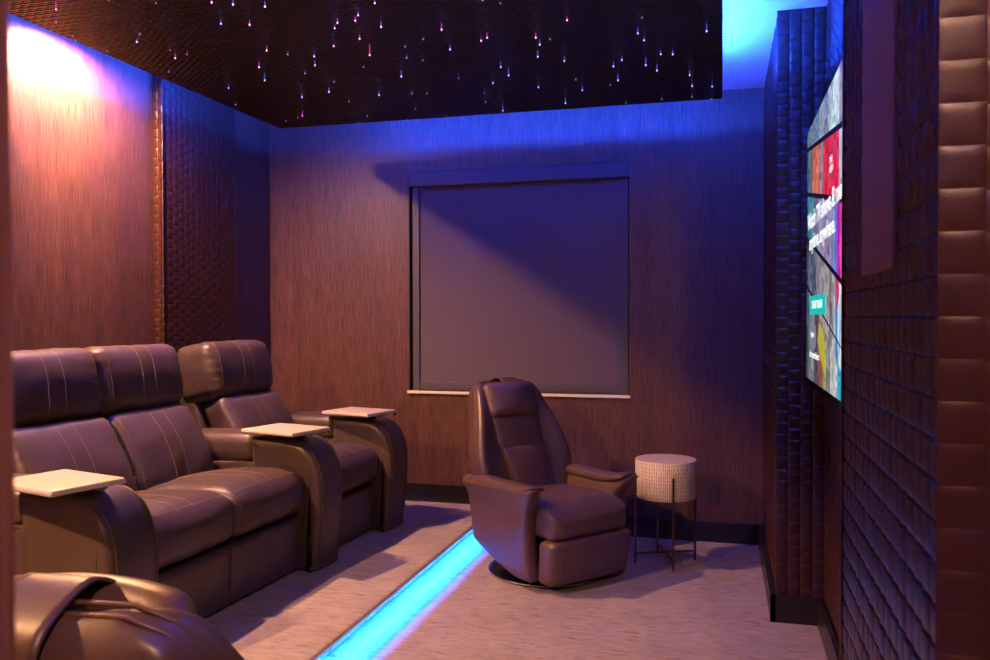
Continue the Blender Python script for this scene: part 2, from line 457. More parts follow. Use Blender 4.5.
rb = empty('roller_blind', ((WX0 + WX1) / 2, YB + .04, WZ0 + .006))
tag(rb, 'dark roller blind pulled down over the window in the far wall', 'window blind')
at(rb, 'cassette', cushion(WX1 - WX0 - .004, .085, .103, .006, n=(2, 2, 2), fn=lambda x, y, z: (x + (WX0 + WX1) / 2, y + YB + .044, z + 2.393)), M['blind_box'], 40)
at(rb, 'fabric', box(WX0 + .04, WX1 - .04, YB + .040, YB + .0415, WZ0 + .06, 2.36), M['blind'])
at(rb, 'side_channel', join(box(WX0 + .022, WX0 + .068, YB + .022, YB + .032, WZ0 + .007, 2.342), box(WX0 + .022, WX0 + .030, YB + .032, YB + .06, WZ0 + .007, 2.342)), M['blind_box'])
at(rb, 'side_channel', join(box(WX1 - .082, WX1 - .014, YB + .022, YB + .032, WZ0 + .007, 2.342), box(WX1 - .022, WX1 - .014, YB + .032, YB + .06, WZ0 + .007, 2.342)), M['blind_box'])
at(rb, 'bottom_bar', cushion(WX1 - WX0 - .15, .014, .062, .004, n=(2, 2, 2), fn=lambda x, y, z: (x + (WX0 + WX1) / 2 - .006, y + YB + .032, z + WZ0 + .04)), M['blind_box'], 40)

# ------------------------------------------------------------------ star panel with cove strips
PL, PR, PF, PB, PZ = -2.64, 0.0, -0.5, 4.665, 2.60
sp = empty('star_panel', ((PL + PR) / 2, (PF + PB) / 2, PZ))
tag(sp, 'dark embossed panel with twinkling fibre lights hung below the ceiling', 'ceiling panel')
at(sp, 'panel_body', box(PL, PR, PF, PB, PZ, PZ + .055), M['panel'])
for hx, hy in ((-2.2, 0.4), (-2.2, 3.9), (-0.45, 0.4), (-0.45, 3.9)):
    at(sp, 'hanger', box(hx - .03, hx + .03, hy - .03, hy + .03, PZ + .055, ZC), M['dark_paint'])
e = .07; zt = PZ + .056
for g in (box(PR - .035, PR - .023, PF + e, PB - e, zt, zt + .008), box(PL + e, PL + e + .012, PF + e, PB - e, zt, zt + .008), box(PL + e + .012, PR - .035, PB - e - .012, PB - e, zt, zt + .008)):
    at(sp, 'light_strip', g, M['led_cove'], label='glowing blue light strip along the top edge')
STARS = [(-2.019,2.673,0.009,'v',0.5),(-1.81,2.71,0.015,'m',1),(-1.74,2.739,0.019,'v',1),(-1.633,2.781,0.022,'v',1),(-1.9,2.906,0.018,'v',0.8),(-1.795,2.941,0.02,'m',1),(-2.298,2.937,0.013,'v',0.7),(-2.372,3.014,0.014,'v',1),(-2.321,3.163,0.006,'m',0.5),(-2.334,3.217,0.024,'m',1),(-2.252,3.187,0.024,'m',0.5),(-2.508,3.409,0.017,'v',0.6),(-1.893,3.236,0.022,'p',1),(-2.045,3.428,0.027,'m',1),(-2.116,3.597,0.035,'b',1),(-1.843,3.327,0.016,'v',0.7),(-1.747,3.388,0.014,'m',0.9),(-1.785,3.469,0.027,'b',1),(-1.901,3.595,0.019,'v',0.7),(-2.384,3.709,0.023,'b',0.8),(-2.566,4.059,0.008,'v',0.6),(-2.122,3.977,0.019,'v',0.9),(-1.934,3.91,0.02,'v',0.8),(-2.291,4.297,0.031,'m',0.8),(-2.381,4.412,0.01,'m',0.4),(-2.497,4.481,0.006,'v',0.4),(-1.236,2.875,0.015,'v',0.9),(-1.346,2.97,0.016,'v',0.9),(-1.377,3.012,0.019,'m',0.9),(-1.452,3.011,0.021,'m',0.9),(-1.498,3.082,0.014,'v',0.8),(-1.3,3.085,0.026,'v',1),(-1.449,3.212,0.019,'m',1),(-1.605,3.291,0.011,'m',0.8),(-1.456,3.33,0.05,'p',1),(-1.311,3.373,0.013,'v',0.5),(-1.352,3.498,0.02,'v',0.7),(-1.205,3.309,0.011,'m',0.7),(-1.079,3.174,0.028,'m',1),(-1.131,3.44,0.02,'b',1),(-1.311,3.593,0.006,'v',0.4),(-1.606,3.603,0.011,'v',0.4),(-1.468,3.726,0.031,'v',0.9),(-1.218,3.834,0.028,'b',0.6),(-1.852,3.8,0.007,'v',0.6),(-1.931,3.903,0.025,'v',0.9),(-1.918,4.11,0.024,'v',0.5),(-1.714,4.037,0.022,'v',0.9),(-1.547,4.073,0.016,'v',0.6),(-1.486,4.132,0.006,'v',0.5),(-1.971,4.472,0.013,'v',0.7),(-1.776,4.602,0.018,'v',0.6),(-1.644,4.383,0.015,'b',0.5),(-1.538,4.586,0.011,'v',0.4),(-2.092,4.631,0.009,'v',0.5),(-0.851,2.973,0.006,'m',0.9),(-0.796,3.019,0.007,'v',0.7),(-0.934,3.326,0.024,'m',0.9),(-0.976,3.385,0.014,'m',0.9),(-0.977,3.71,0.03,'b',0.8),(-0.97,3.827,0.036,'b',1),(-1.095,4.006,0.015,'b',0.8),(-1.176,4.137,0.024,'b',0.4),(-1.23,4.348,0.014,'v',0.6),(-1.169,4.483,0.032,'b',0.9),(-0.585,3.235,0.016,'p',0.9),(-0.742,3.384,0.022,'p',0.9),(-0.696,3.453,0.011,'v',0.6),(-0.745,3.476,0.021,'b',0.9),(-0.782,3.607,0.03,'b',1),(-0.686,3.724,0.022,'b',0.9),(-0.691,4.06,0.013,'v',0.7),(-0.685,4.221,0.023,'b',0.9),(-0.893,4.133,0.017,'b',0.8),(-0.808,4.421,0.031,'b',1),(-0.483,3.861,0.023,'b',0.9),(-0.436,3.789,0.019,'b',0.9),(-0.486,4.06,0.032,'b',1),(-0.544,4.224,0.006,'v',0.5),(-0.503,4.56,0.016,'b',0.7),(-0.331,3.431,0.026,'b',0.9),(-0.317,3.554,0.016,'b',0.8),(-0.303,3.312,0.006,'p',0.4),(-0.262,3.748,0.02,'b',0.9),(-0.334,3.832,0.038,'b',0.9),(-0.293,3.95,0.032,'b',1),(-0.211,3.757,0.022,'b',0.9),(-0.062,3.456,0.034,'b',1),(-0.151,4.094,0.024,'v',0.8),(-0.147,4.309,0.019,'b',0.9),(-0.154,4.505,0.022,'b',0.7),(-0.051,4.366,0.013,'b',0.9),(-0.056,4.632,0.008,'v',0.6),(-0.314,4.572,0.006,'v',0.5),(-2.382,2.583,0.029,'m',0.9),(-2.501,2.712,0.021,'m',0.7),(-2.579,2.886,0.012,'m',0.4),(-2.601,2.924,0.015,'m',0.6),(-2.573,3.079,0.016,'m',0.6),(-2.173,2.609,0.007,'m',0.5)]
SC = {'v': (0.33, 0.16, 1.0), 'm': (0.75, 0.06, 0.75), 'p': (0.95, 0.05, 0.45), 'b': (0.10, 0.12, 1.0)}
SM = {}
for k, c in SC.items():
    for lv in (0, 1):
        SM[k, lv] = (emis('fibre_glow', c, 0.25 + 0.5 * lv), emis('fibre_tip_glow', tuple(0.28 + 0.72 * a for a in c), 1.0 + 1.8 * lv))
for i, (x, y, L, k, bb_) in enumerate(STARS):
    lv = 1 if bb_ >= .75 else 0; r = .0016 + .0018 * bb_
    g = join(withmat(lathe([(r * .35, PZ + .001), (r * .55, PZ - L * .4), (r * .7, PZ - L + r)], 8, (x, y)), 0),
             withmat(lathe([(r * .7, PZ - L + r * 1.6), (r, PZ - L + r * .8), (r * .9, PZ - L), (r * .35, PZ - L - r * .5)], 8, (x, y)), 1))
    at(sp, 'fibre_light', g, list(SM[k, lv]), True)

# ------------------------------------------------------------------ recessed downlights
for i, (x, y, pw, cone, aim) in enumerate(DOWNLIGHTS):
    r = empty('downlight', (x, y, ZC)); 
    tag(r, ['round recessed downlight above the left wall beside the leather pillar', 'round recessed downlight above the left wall nearest the doorway', 'round recessed downlight outside the doorway behind the camera'][i], 'ceiling light', 'recessed ceiling downlights')
    make('trim_ring', lathe([(.036, -.004), (.050, -.004), (.052, -.001), (.052, .0), (.034, 0)], 32), M['white_pl'], r, 40)
    make('lens', lathe([(.035, -.0015), (.035, -.0005)], 24), M['led_warm'], r, False)
    li = bpy.data.lights.new('downlight_beam', 'SPOT'); li.energy = pw; li.color = WARM; li.spot_size = math.radians(cone); li.spot_blend = 0.75; li.shadow_soft_size = 0.035
    lo = bpy.data.objects.new('downlight_beam', li); COL.objects.link(lo); lo.parent = r; lo.location = (0, 0, -.012); lo.rotation_euler = (aim[0], aim[1], 0)
at_ = at
# step light strip, inside the nosing
ls = empty('step_light_strip', (-1.497, 2.9, .126))
tag(ls, 'glowing blue light strip under the edge of the carpeted step', 'light strip')
skew = lambda g: xf(g, lambda x, y, z: (x - .021 * (YB - y) / (YB - .30), y, z))
at(ls, 'diffuser', skew(box(-1.4985, -1.4885, .31, YB - .02, .1305, .1325)), M['led_step'])
at(ls, 'channel', skew(join(box(-1.4885, -1.4855, .31, YB - .02, .1225, .136), box(-1.5015, -1.4985, .31, YB - .02, .126, .136), box(-1.4985, -1.4885, .31, YB - .02, .1325, .136))), M['chrome'])

# ------------------------------------------------------------------ television
tv = empty('television', (.40, 3.09, 1.11))
tag(tv, 'large flat television showing a film browsing page on the right wall', 'television')
TY0, TY1, TZ0, TZ1, TX = 2.10, 4.085, 1.154, 2.266, .375
at(tv, 'housing', cushion(.045, TY1 - TY0 + .024, TZ1 - TZ0 + .045, .006, n=(2, 2, 2), fn=lambda x, y, z: (x + TX + .0235, y + (TY0 + TY1) / 2, z + (TZ0 + TZ1) / 2 - .0105)), M['black'], 40)
at(tv, 'wall_bracket', box(TX + .045, XR, 2.8, 3.4, 1.5, 1.9), M['black_metal'])
at(tv, 'maker_badge', box(TX - .001, TX + .004, 3.02, 3.07, 1.124, 1.132), M['chrome'])
def rowz(k, Y):      # dark skewed rules between the rows of posters
    far = [2.6, 2.195, 1.998, 1.80, 1.585, 0.9][k]; slope = [0, .116, .155, .213, .278, 0][k]
    return far - slope * (4.13 - Y)
ROWS = [
 [(4.13, (.10, .17, .22)), (3.95, (.16, .24, .30)), (3.75, (.12, .20, .30)), (3.6, (.30, .34, .42)), (3.42, (.17, .22, .38)), (3.3, (.45, .55, .62)), (3.2, (.55, .70, .74)), (3.0, (.40, .28, .28)), (2.93, (.62, .72, .78)), (2.6, (.2, .3, .5)), (2.3, (.5, .2, .2))],
 [(4.13, (.05, .10, .14)), (4.0, (.10, .14, .18)), (3.85, (.62, .14, .07)), (3.7, (.75, .18, .10)), (3.62, (.55, .12, .10)), (3.55, (.25, .30, .34)), (3.48, (.45, .10, .14)), (3.44, (.75, .01, .05)), (3.08, (.85, .02, .10)), (3.0, (.60, .62, .68)), (2.9, (.5, .55, .62)), (2.6, (.1, .4, .3)), (2.3, (.6, .5, .1))],
 [(4.13, (.03, .10, .12)), (4.02, (.04, .20, .26)), (3.9, (.07, .30, .36)), (3.78, (.18, .12, .26)), (3.62, (.25, .30, .42)), (3.5, (.32, .22, .42)), (3.3, (.30, .26, .44)), (3.2, (.18, .26, .50)), (3.10, (.10, .22, .75)), (3.06, (.42, .02, .62)), (3.0, (.75, .0, .48)), (2.96, (.9, .1, .3)), (2.92, (.85, .65, .15)), (2.88, (.3, .7, .3)), (2.7, (.1, .4, .7)), (2.4, (.3, .1, .4))],
 [(4.13, (.03, .06, .08)), (4.0, (.10, .13, .18)), (3.85, (.07, .08, .16)), (3.7, (.24, .22, .26)), (3.55, (.32, .29, .30)), (3.4, (.38, .34, .35)), (3.25, (.20, .19, .20)), (3.17, (.45, .42, .43)), (3.08, (.02, .25, .70)), (3.02, (.50, .68, .78)), (2.96, (.7, .72, .78)), (2.91, (.02, .22, .7)), (2.6, (.2, .3, .2)), (2.3, (.4, .3, .2))],
 [(4.13, (.04, .08, .08)), (4.0, (.14, .16, .17)), (3.9, (.22, .22, .28)), (3.75, (.07, .07, .10)), (3.62, (.30, .07, .06)), (3.5, (.22, .15, .10)), (3.42, (.35, .30, .10)), (3.33, (.22, .22, .22)), (3.22, (.50, .50, .50)), (3.1, (.58, .55, .60)), (3.03, (.02, .40, .55)), (2.93, (.03, .50, .68)), (2.6, (.3, .2, .1)), (2.3, (.1, .3, .2))]]
mt, nt, b = mat('screen_picture', (0, 0, 0), 0.12); ca = nt.nodes.new('ShaderNodeVertexColor'); ca.layer_name = 'picture'
nt.links.new(ca.outputs[0], b.inputs['Emission Color']); b.inputs['Emission Strength'].default_value = 0.9
M['screen'] = mt
QV, QF, QC = [], [], []
def quad(ps, col, lift):
    n = len(QV); QV.extend([(TX - lift, y, z) for y, z in ps]); QF.append(tuple(range(n, n + len(ps)))); QC.append(col)
cl = lambda z: max(TZ0, min(TZ1, z))
rnd = random.Random(4)
for k, row in enumerate(ROWS):
    for i, (Y, c) in enumerate(row):
        Ya = min(Y, TY1); Yb = row[i + 1][0] if i + 1 < len(row) else TY0
        if Yb >= Ya: continue
        ns = max(1, int((Ya - Yb) / .03)); nz = 7
        for s in range(ns):
            a, b2 = Ya - (Ya - Yb) * s / ns, Ya - (Ya - Yb) * (s + 1) / ns
            for t in range(nz):
                z = lambda Y_, tt: cl(rowz(k + 1, Y_) + (min(TZ1, rowz(k, Y_)) - max(TZ0, rowz(k + 1, Y_))) * tt / nz if rowz(k + 1, Y_) > TZ0 else TZ0 + (min(TZ1, rowz(k, Y_)) - TZ0) * tt / nz)
                g = rnd.uniform(.55, 1.35); w_ = rnd.uniform(-.02, .05)
                quad([(a, z(a, t)), (b2, z(b2, t)), (b2, z(b2, t + 1)), (a, z(a, t + 1))], tuple(max(0, min(1, q * g + w_)) for q in c), 0)
for k in (1, 2, 3, 4):
    quad([(TY1, cl(rowz(k, TY1) - .009)), (TY0, cl(rowz(k, TY0) - .012)), (TY0, cl(rowz(k, TY0) + .012)), (TY1, cl(rowz(k, TY1) + .009))], (.004, .004, .012), .0006)
quad([(3.62, 1.33), (3.5, 1.26), (3.36, 1.20), (3.33, 1.26), (3.45, 1.38), (3.56, 1.41)], (.48, .46, .05), .0004)
quad([(3.07, 1.56), (3.03, 1.44), (2.98, 1.50), (2.99, 1.56)], (.75, .03, .12), .0004)
quad([(3.93, 1.40), (3.70, 1.395), (3.70, 1.30), (3.93, 1.30)], (.22, .22, .32), .0004)
quad([(3.94, 1.520), (3.35, 1.520), (3.35, 1.440), (3.94, 1.440)], (.01, .58, .52), .0012)
me = bpy.data.meshes.new('screen'); me.from_pydata(QV, [], QF); at_c = me.color_attributes.new('picture', 'FLOAT_COLOR', 'CORNER')
for p, c in zip(me.polygons, QC):
    for li_ in p.loop_indices: at_c.data[li_].color = (*c, 1)
me.materials.append(M['screen'])
so = bpy.data.objects.new('screen', me); COL.objects.link(so); so.parent = tv; so.location = (-.40, -3.09, -1.11)
M['text'] = emis('screen_text', (1, 1, 1), 1.1)
def text(s, y, z, size, width, name='screen_text', ex=.0004):
    cu = bpy.data.curves.new(name, 'FONT'); cu.body = s; cu.size = size; cu.align_y = 'CENTER'; cu.offset = size * .022
    tmp = bpy.data.objects.new('tmp', cu); COL.objects.link(tmp); dg = bpy.context.evaluated_depsgraph_get()
    tm = bpy.data.meshes.new_from_object(tmp.evaluated_get(dg)); bpy.data.objects.remove(tmp)
    xs = [v.co.x for v in tm.vertices]; k = width / (max(xs) - min(xs)); x0 = min(xs)
    for v in tm.vertices: v.co = (-.0018 - .0, -(v.co.x - x0) * k, v.co.y)
    tm.materials.clear(); tm.materials.append(M['text']); tm.name = name
    o = bpy.data.objects.new(name, tm); COL.objects.link(o); o.parent = tv; o.location = (TX - .40, y - 3.09, z - 1.11)
    return o
text('Watch TV shows & movies', 4.04, 1.848, .098, 1.30)
text('anytime, anywhere.', 3.96, 1.752, .090, .86)
text('START NOW', 3.84, 1.480, .045, .38)
text('Sign In', 3.88, 1.355, .03, .12)
text('for members', 3.93, 1.268, .042, .36)
text('THE\nNEW', 3.25, 1.975, .034, .09)

# speaker grille set in the near pillar
gr = empty('speaker_grille', (.262, 1.64, 1.50)); tag(gr, 'flat brown cloth speaker cover on the nearest leather pillar', 'speaker grille')
at(gr, 'cloth_cover', cushion(.014, .31, .87, .003, n=(2, 4, 6), fn=lambda x, y, z: (x + .2745, y + 1.648, z + 1.945)), M['grille'], 40)

# wall outlet
ol = empty('wall_outlet', (-.053, YB - .003, .24)); tag(ol, 'small dark wall outlet above the black baseboard beside the drum table', 'outlet')
at(ol, 'cover_plate', cushion(.072, .007, .118, .003, n=(2, 1, 2), fn=lambda x, y, z: (x - .053, y + YB - .0035, z + .297)), M['plastic'], 40)
for zz in (.297 + .046, .297 - .046):
    at(ol, 'screw', xf(lathe([(.004, 0), (.004, .0015), (.002, .002)], 10), lambda x, y, z: (x - .053, YB - .0065 - z, y + zz)), M['chrome'], 40)
for zz in (.319, .275):
    at(ol, 'socket', cushion(.034, .002, .028, .0009, n=(1, 1, 1), fn=lambda x, y, z: (x - .053, y + YB - .0075, z + zz)), M['plastic'], 40)

# ------------------------------------------------------------------ tracing seams on cushions
from mathutils.bvhtree import BVHTree
def fan(geo, y, c, a0, a1, n=14, R=1.2, lift=.0012):
    """points where the plane y = const cuts the outside of a cushion, seen from angles a0..a1 round c = (x, z)"""
    bv = BVHTree.FromPolygons([Vector(p) for p in geo[0]], [tuple(f) for f in geo[1]]); out = []
    for i in range(n + 1):
        a = math.radians(a0 + (a1 - a0) * i / n); d = Vector((math.cos(a), 0, math.sin(a)))
        o = Vector((c[0], y, c[1])) + d * R
        h = bv.ray_cast(o, -d)
        if h[0] is not None: out.append(h[0] + d * lift)
    return out
def cast(geo, pts, d, lift=.0012):
    bv = BVHTree.FromPolygons([Vector(p) for p in geo[0]], [tuple(f) for f in geo[1]]); out = []; d = Vector(d).normalized()
    for p in pts:
        h = bv.ray_cast(Vector(p) - d * 2, d)
        if h[0] is not None: out.append(h[0] - d * lift)
    return out
def dashes(path, step=.0075, duty=.72, r=.0009):
    """a run of short thread stitches along a path"""
    P = [Vector(p) for p in path]; seg = []; acc = 0; gs = []
    L = [0]
    for i in range(1, len(P)): L.append(L[-1] + (P[i] - P[i - 1]).length)
    def pt(s):
        for i in range(1, len(P)):
            if s <= L[i]: t = (s - L[i - 1]) / max(1e-9, L[i] - L[i - 1]); return P[i - 1].lerp(P[i], t)
        return P[-1]
    s = 0
    while s + step * duty < L[-1]:
        gs.append(tube([pt(s), pt(s + step * duty)], r, 4)); s += step
    return join(*gs)
thread = lambda path: tube(path, .0011, 4) if len(path) > 1 else ([], [])

# ------------------------------------------------------------------ seating row (local: +x forward, y along the row, z up from the platform)
row = empty('recliner_sofa', (-2.005, 2.39, ST), -.05)
tag(row, 'row of three brown leather cinema recliners on the raised platform by the left wall', 'sofa')
ARM = [(0.0, .26), (1.40, 1.66), (2.24, 2.50)]
SEAT = [(.26, .83), (.83, 1.40), (1.66, 2.24)]
aout = smooth_path([(-.40, .0), (-.06, .0), (-.035, .04), (-.012, .22), (0, .40), (-.012, .50), (-.05, .59), (-.115, .645), (-.20, .662), (-.40, .665)], 5)
aout = [(p.x, p.y) for p in [Vector((q[0], q[1])) for q in [(v.x, v.y) for v in [Vector((w.x, w.y, 0)) for w in smooth_path([(x, z, 0) for x, z in [(-.40, .0), (-.06, .0), (-.035, .04), (-.012, .22), (0, .40), (-.012, .50), (-.05, .59), (-.115, .645), (-.20, .662), (-.40, .665)]], 5)]]]] if False else aout
for ai, (y0, y1) in enumerate(ARM):
    yc = (y0 + y1) / 2; w = y1 - y0
    ol2 = [(p[0], p[1]) for p in aout]
    ab = make('armrest', slab(ol2, y0, y1, .032, lambda u, v, a: (u, a, v), .004), M['leather'], row)
    # seams that frame the narrow front of the arm
    for ys in (y0 + .030, y1 - .030):
        path = [(p[0] + .002, ys, p[1] + .001) for p in aout[6:-1]]
        make('seam', tube(path, .0026, 5), M['piping'], ab)
    # body behind the front block, and the pad on it
    make('arm_body', cushion(.60, w - .02, .54, .02, n=(6, 3, 6), fn=lambda x, y, z: (x - .685, y + yc, z + .27)), M['leather'], ab)
    pad = cushion(.46, w - .014, .140, .042, (.004, .004, .008), (8, 5, 4), lambda x, y, z: (x - .625, y + yc, z + .605 + .004 * math.sin(x * 9)), .006, ai)
    po = make('arm_pad', pad, M['leather'], ab)
    make('seam', tube([(-.40, y0 + .012, .535), (-.60, y0 + .004, .531), (-.84, y0 + .006, .535)], .003, 5), M['piping'], po)

for si, (y0, y1) in enumerate(SEAT):
    yc = (y0 + y1) / 2; w = y1 - y0 - .006
    rr = random.Random(si)
    def sfn(x, y, z, yc=yc):
        X = x - .38; Z = z + .42
        k = (x + .31) / .62                       # 0 back, 1 front
        Z += -.045 * (1 - k) + .012 * math.sin(k * PI)
        Z -= .055 * max(0, (k - .80) / .20) ** 2 * max(0, z / .107)
        e_ = min(abs(y + w / 2), abs(y - w / 2)); Z += .0035 * math.sin(x * 95 + y * 4) * math.exp(-e_ / .022) * (1 if z > 0 else 0)
        X += .0035 * math.sin(z * 150) * math.exp(-e_ / .02) * (1 if x > .25 else 0)
        return (X, y + yc, Z)
    g = cushion(.60, w, .215, .045, (.018, .002, .020), (20, 12, 8), sfn, .008, si)
    sc_ = make('seat_cushion', g, M['leather'], row)
    c0 = (-.38, .40)
    for ds in (-.045, .045):
        p = fan(g, yc + ds, c0, 150, 22, 26)
        make('stitching', dashes(p), M['thread'], sc_)
    p = cast(g, [(-.125, y0 + .04 + (w - .07) * i / 16, 1) for i in range(17)], (0, 0, -1))
    make('stitching', dashes(p), M['thread'], sc_)
    make('seam', tube(fan(g, y0 + .030, c0, 110, -10, 18, lift=.0), .0028, 5), M['piping'], sc_)
    # footrest board folded under the seat
    fg = cushion(.085, w - .006, .262, .022, (.006, 0, 0), (3, 10, 8), lambda x, y, z, yc=yc: (x - .150 + .012 * (z / .285), y + yc, z + .150), .004, si + 5)
    make('footrest', fg, M['leather'], row)
    make('seat_base', box(-.95, -.17, y0 + .01, y1 - .01, .01, .32), M['leather'], row, False)
    # lower back
    def bfn(x, y, z, yc=yc):
        k = (z + .2) / .4
        e_ = min(abs(y + w / 2), abs(y - w / 2)); x += .004 * math.sin(z * 110 + y * 9) * math.exp(-e_ / .035) * (1 if x > 0 else 0)
        x += .022 * math.sin(PI * max(0, min(1, k))) if x > 0 else 0
        a = .47; return (-.745 + x * math.cos(a) - z * math.sin(a) + .0, y + yc, .62 + z * math.cos(a) + x * math.sin(a) * .9)
    g = cushion(.17, w, .44, .05, (.012, .002, .0), (4, 14, 14), bfn, .010, si + 9)
    bc = make('back_cushion', g, M['leather'], row)
    for ds in (-.045, .045):
        make('stitching', dashes(cast(g, [(0, yc + ds + .0, .45 + .40 * i / 20) for i in range(21)], (-1, 0, 0))), M['thread'], bc)
    make('seam', tube(cast(g, [(0, y0 + .035, .47 + .36 * i / 12) for i in range(13)], (-1, 0, 0), 0), .0025, 5), M['piping'], bc)
    # headrest
    def hfn(x, y, z, yc=yc):
        e_ = min(abs(y + w / 2), abs(y - w / 2)); x += .005 * math.sin(z * 130 + y * 12) * math.exp(-e_ / .04) * (1 if x > 0 else 0)
        k = (z + .165) / .33
        x += .02 * math.sin(PI * max(0, min(1, k * .9))) if x > 0 else 0
        a = .20; return (-.935 + x * math.cos(a) - z * math.sin(a), y + yc - .012, .965 + z * math.cos(a) + x * math.sin(a))
    g = cushion(.255, w + .03, .335, .065, (.010, .003, .004), (6, 14, 12), hfn, .010, si + 20)
    hc = make('headrest', g, M['leather'], row)
    for ds in (-.045, .045):
        make('stitching', dashes(fan(g, yc + ds, (-.93, .97), 118, -42, 22)), M['thread'], hc)
    make('seam', tube(fan(g, y0 + .040, (-.93, .97), 112, -40, 18, lift=0), .003, 5), M['piping'], hc)
    bs = slab([(-.98, .02), (-.86, .02), (-.84, .45), (-.93, .82), (-.97, .86), (-1.06, .85), (-1.09, .80), (-1.02, .42)], y0 - .012, y1 + .012, .02, lambda u, v, a: (u, a, v))
    make('back_shell', bs, M['leather'], row)

# swivel tray tables mounted on the arms
for ai, ((y0, y1), (tx, ty, ta)) in enumerate(zip(ARM, [(-2.24, 2.42, -.25), (-2.157, 3.855, -.25), (-2.135, 4.70, -.25)])):
    # tray centre from world to local
    dx, dy = tx + 2.005, ty - 2.39; ca, sa = math.cos(.05), math.sin(.05)
    lx, ly = dx * ca - dy * sa, dx * sa + dy * ca
    tg = rotz(cushion(.35, .28, .022, .009, n=(3, 3, 1)), ta + .05)
    t_ = make('tray_table', mv(tg, (lx, ly, .706)), M['tray'], row, 50)
    rim = rotz(cushion(.354, .284, .012, .0055, n=(3, 3, 1)), ta + .05)
    make('tray_edge', mv(rim, (lx, ly, .702)), M['tray_edge'], t_, 50)
    make('swivel_post', join(mv(lathe([(.034, .660), (.034, .672), (.014, .674), (.014, .688), (.045, .690), (.045, .695)], 20), (-.20, (y0 + y1) / 2, 0))), M['black_metal'], t_, 40)
    make('support_arm', join(mv(rotz(box(-.13, .13, -.022, .022, .686, .695), ta), ((lx - .20) / 2 + .02, (ly + (y0 + y1) / 2) / 2, 0)), mv(lathe([(.012, .676), (.012, .70)], 12), (-.10, y0 + .07, 0)), mv(lathe([(.012, .676), (.012, .70)], 12), (-.07, y1 - .06, 0))), M['chrome'], t_, 40)

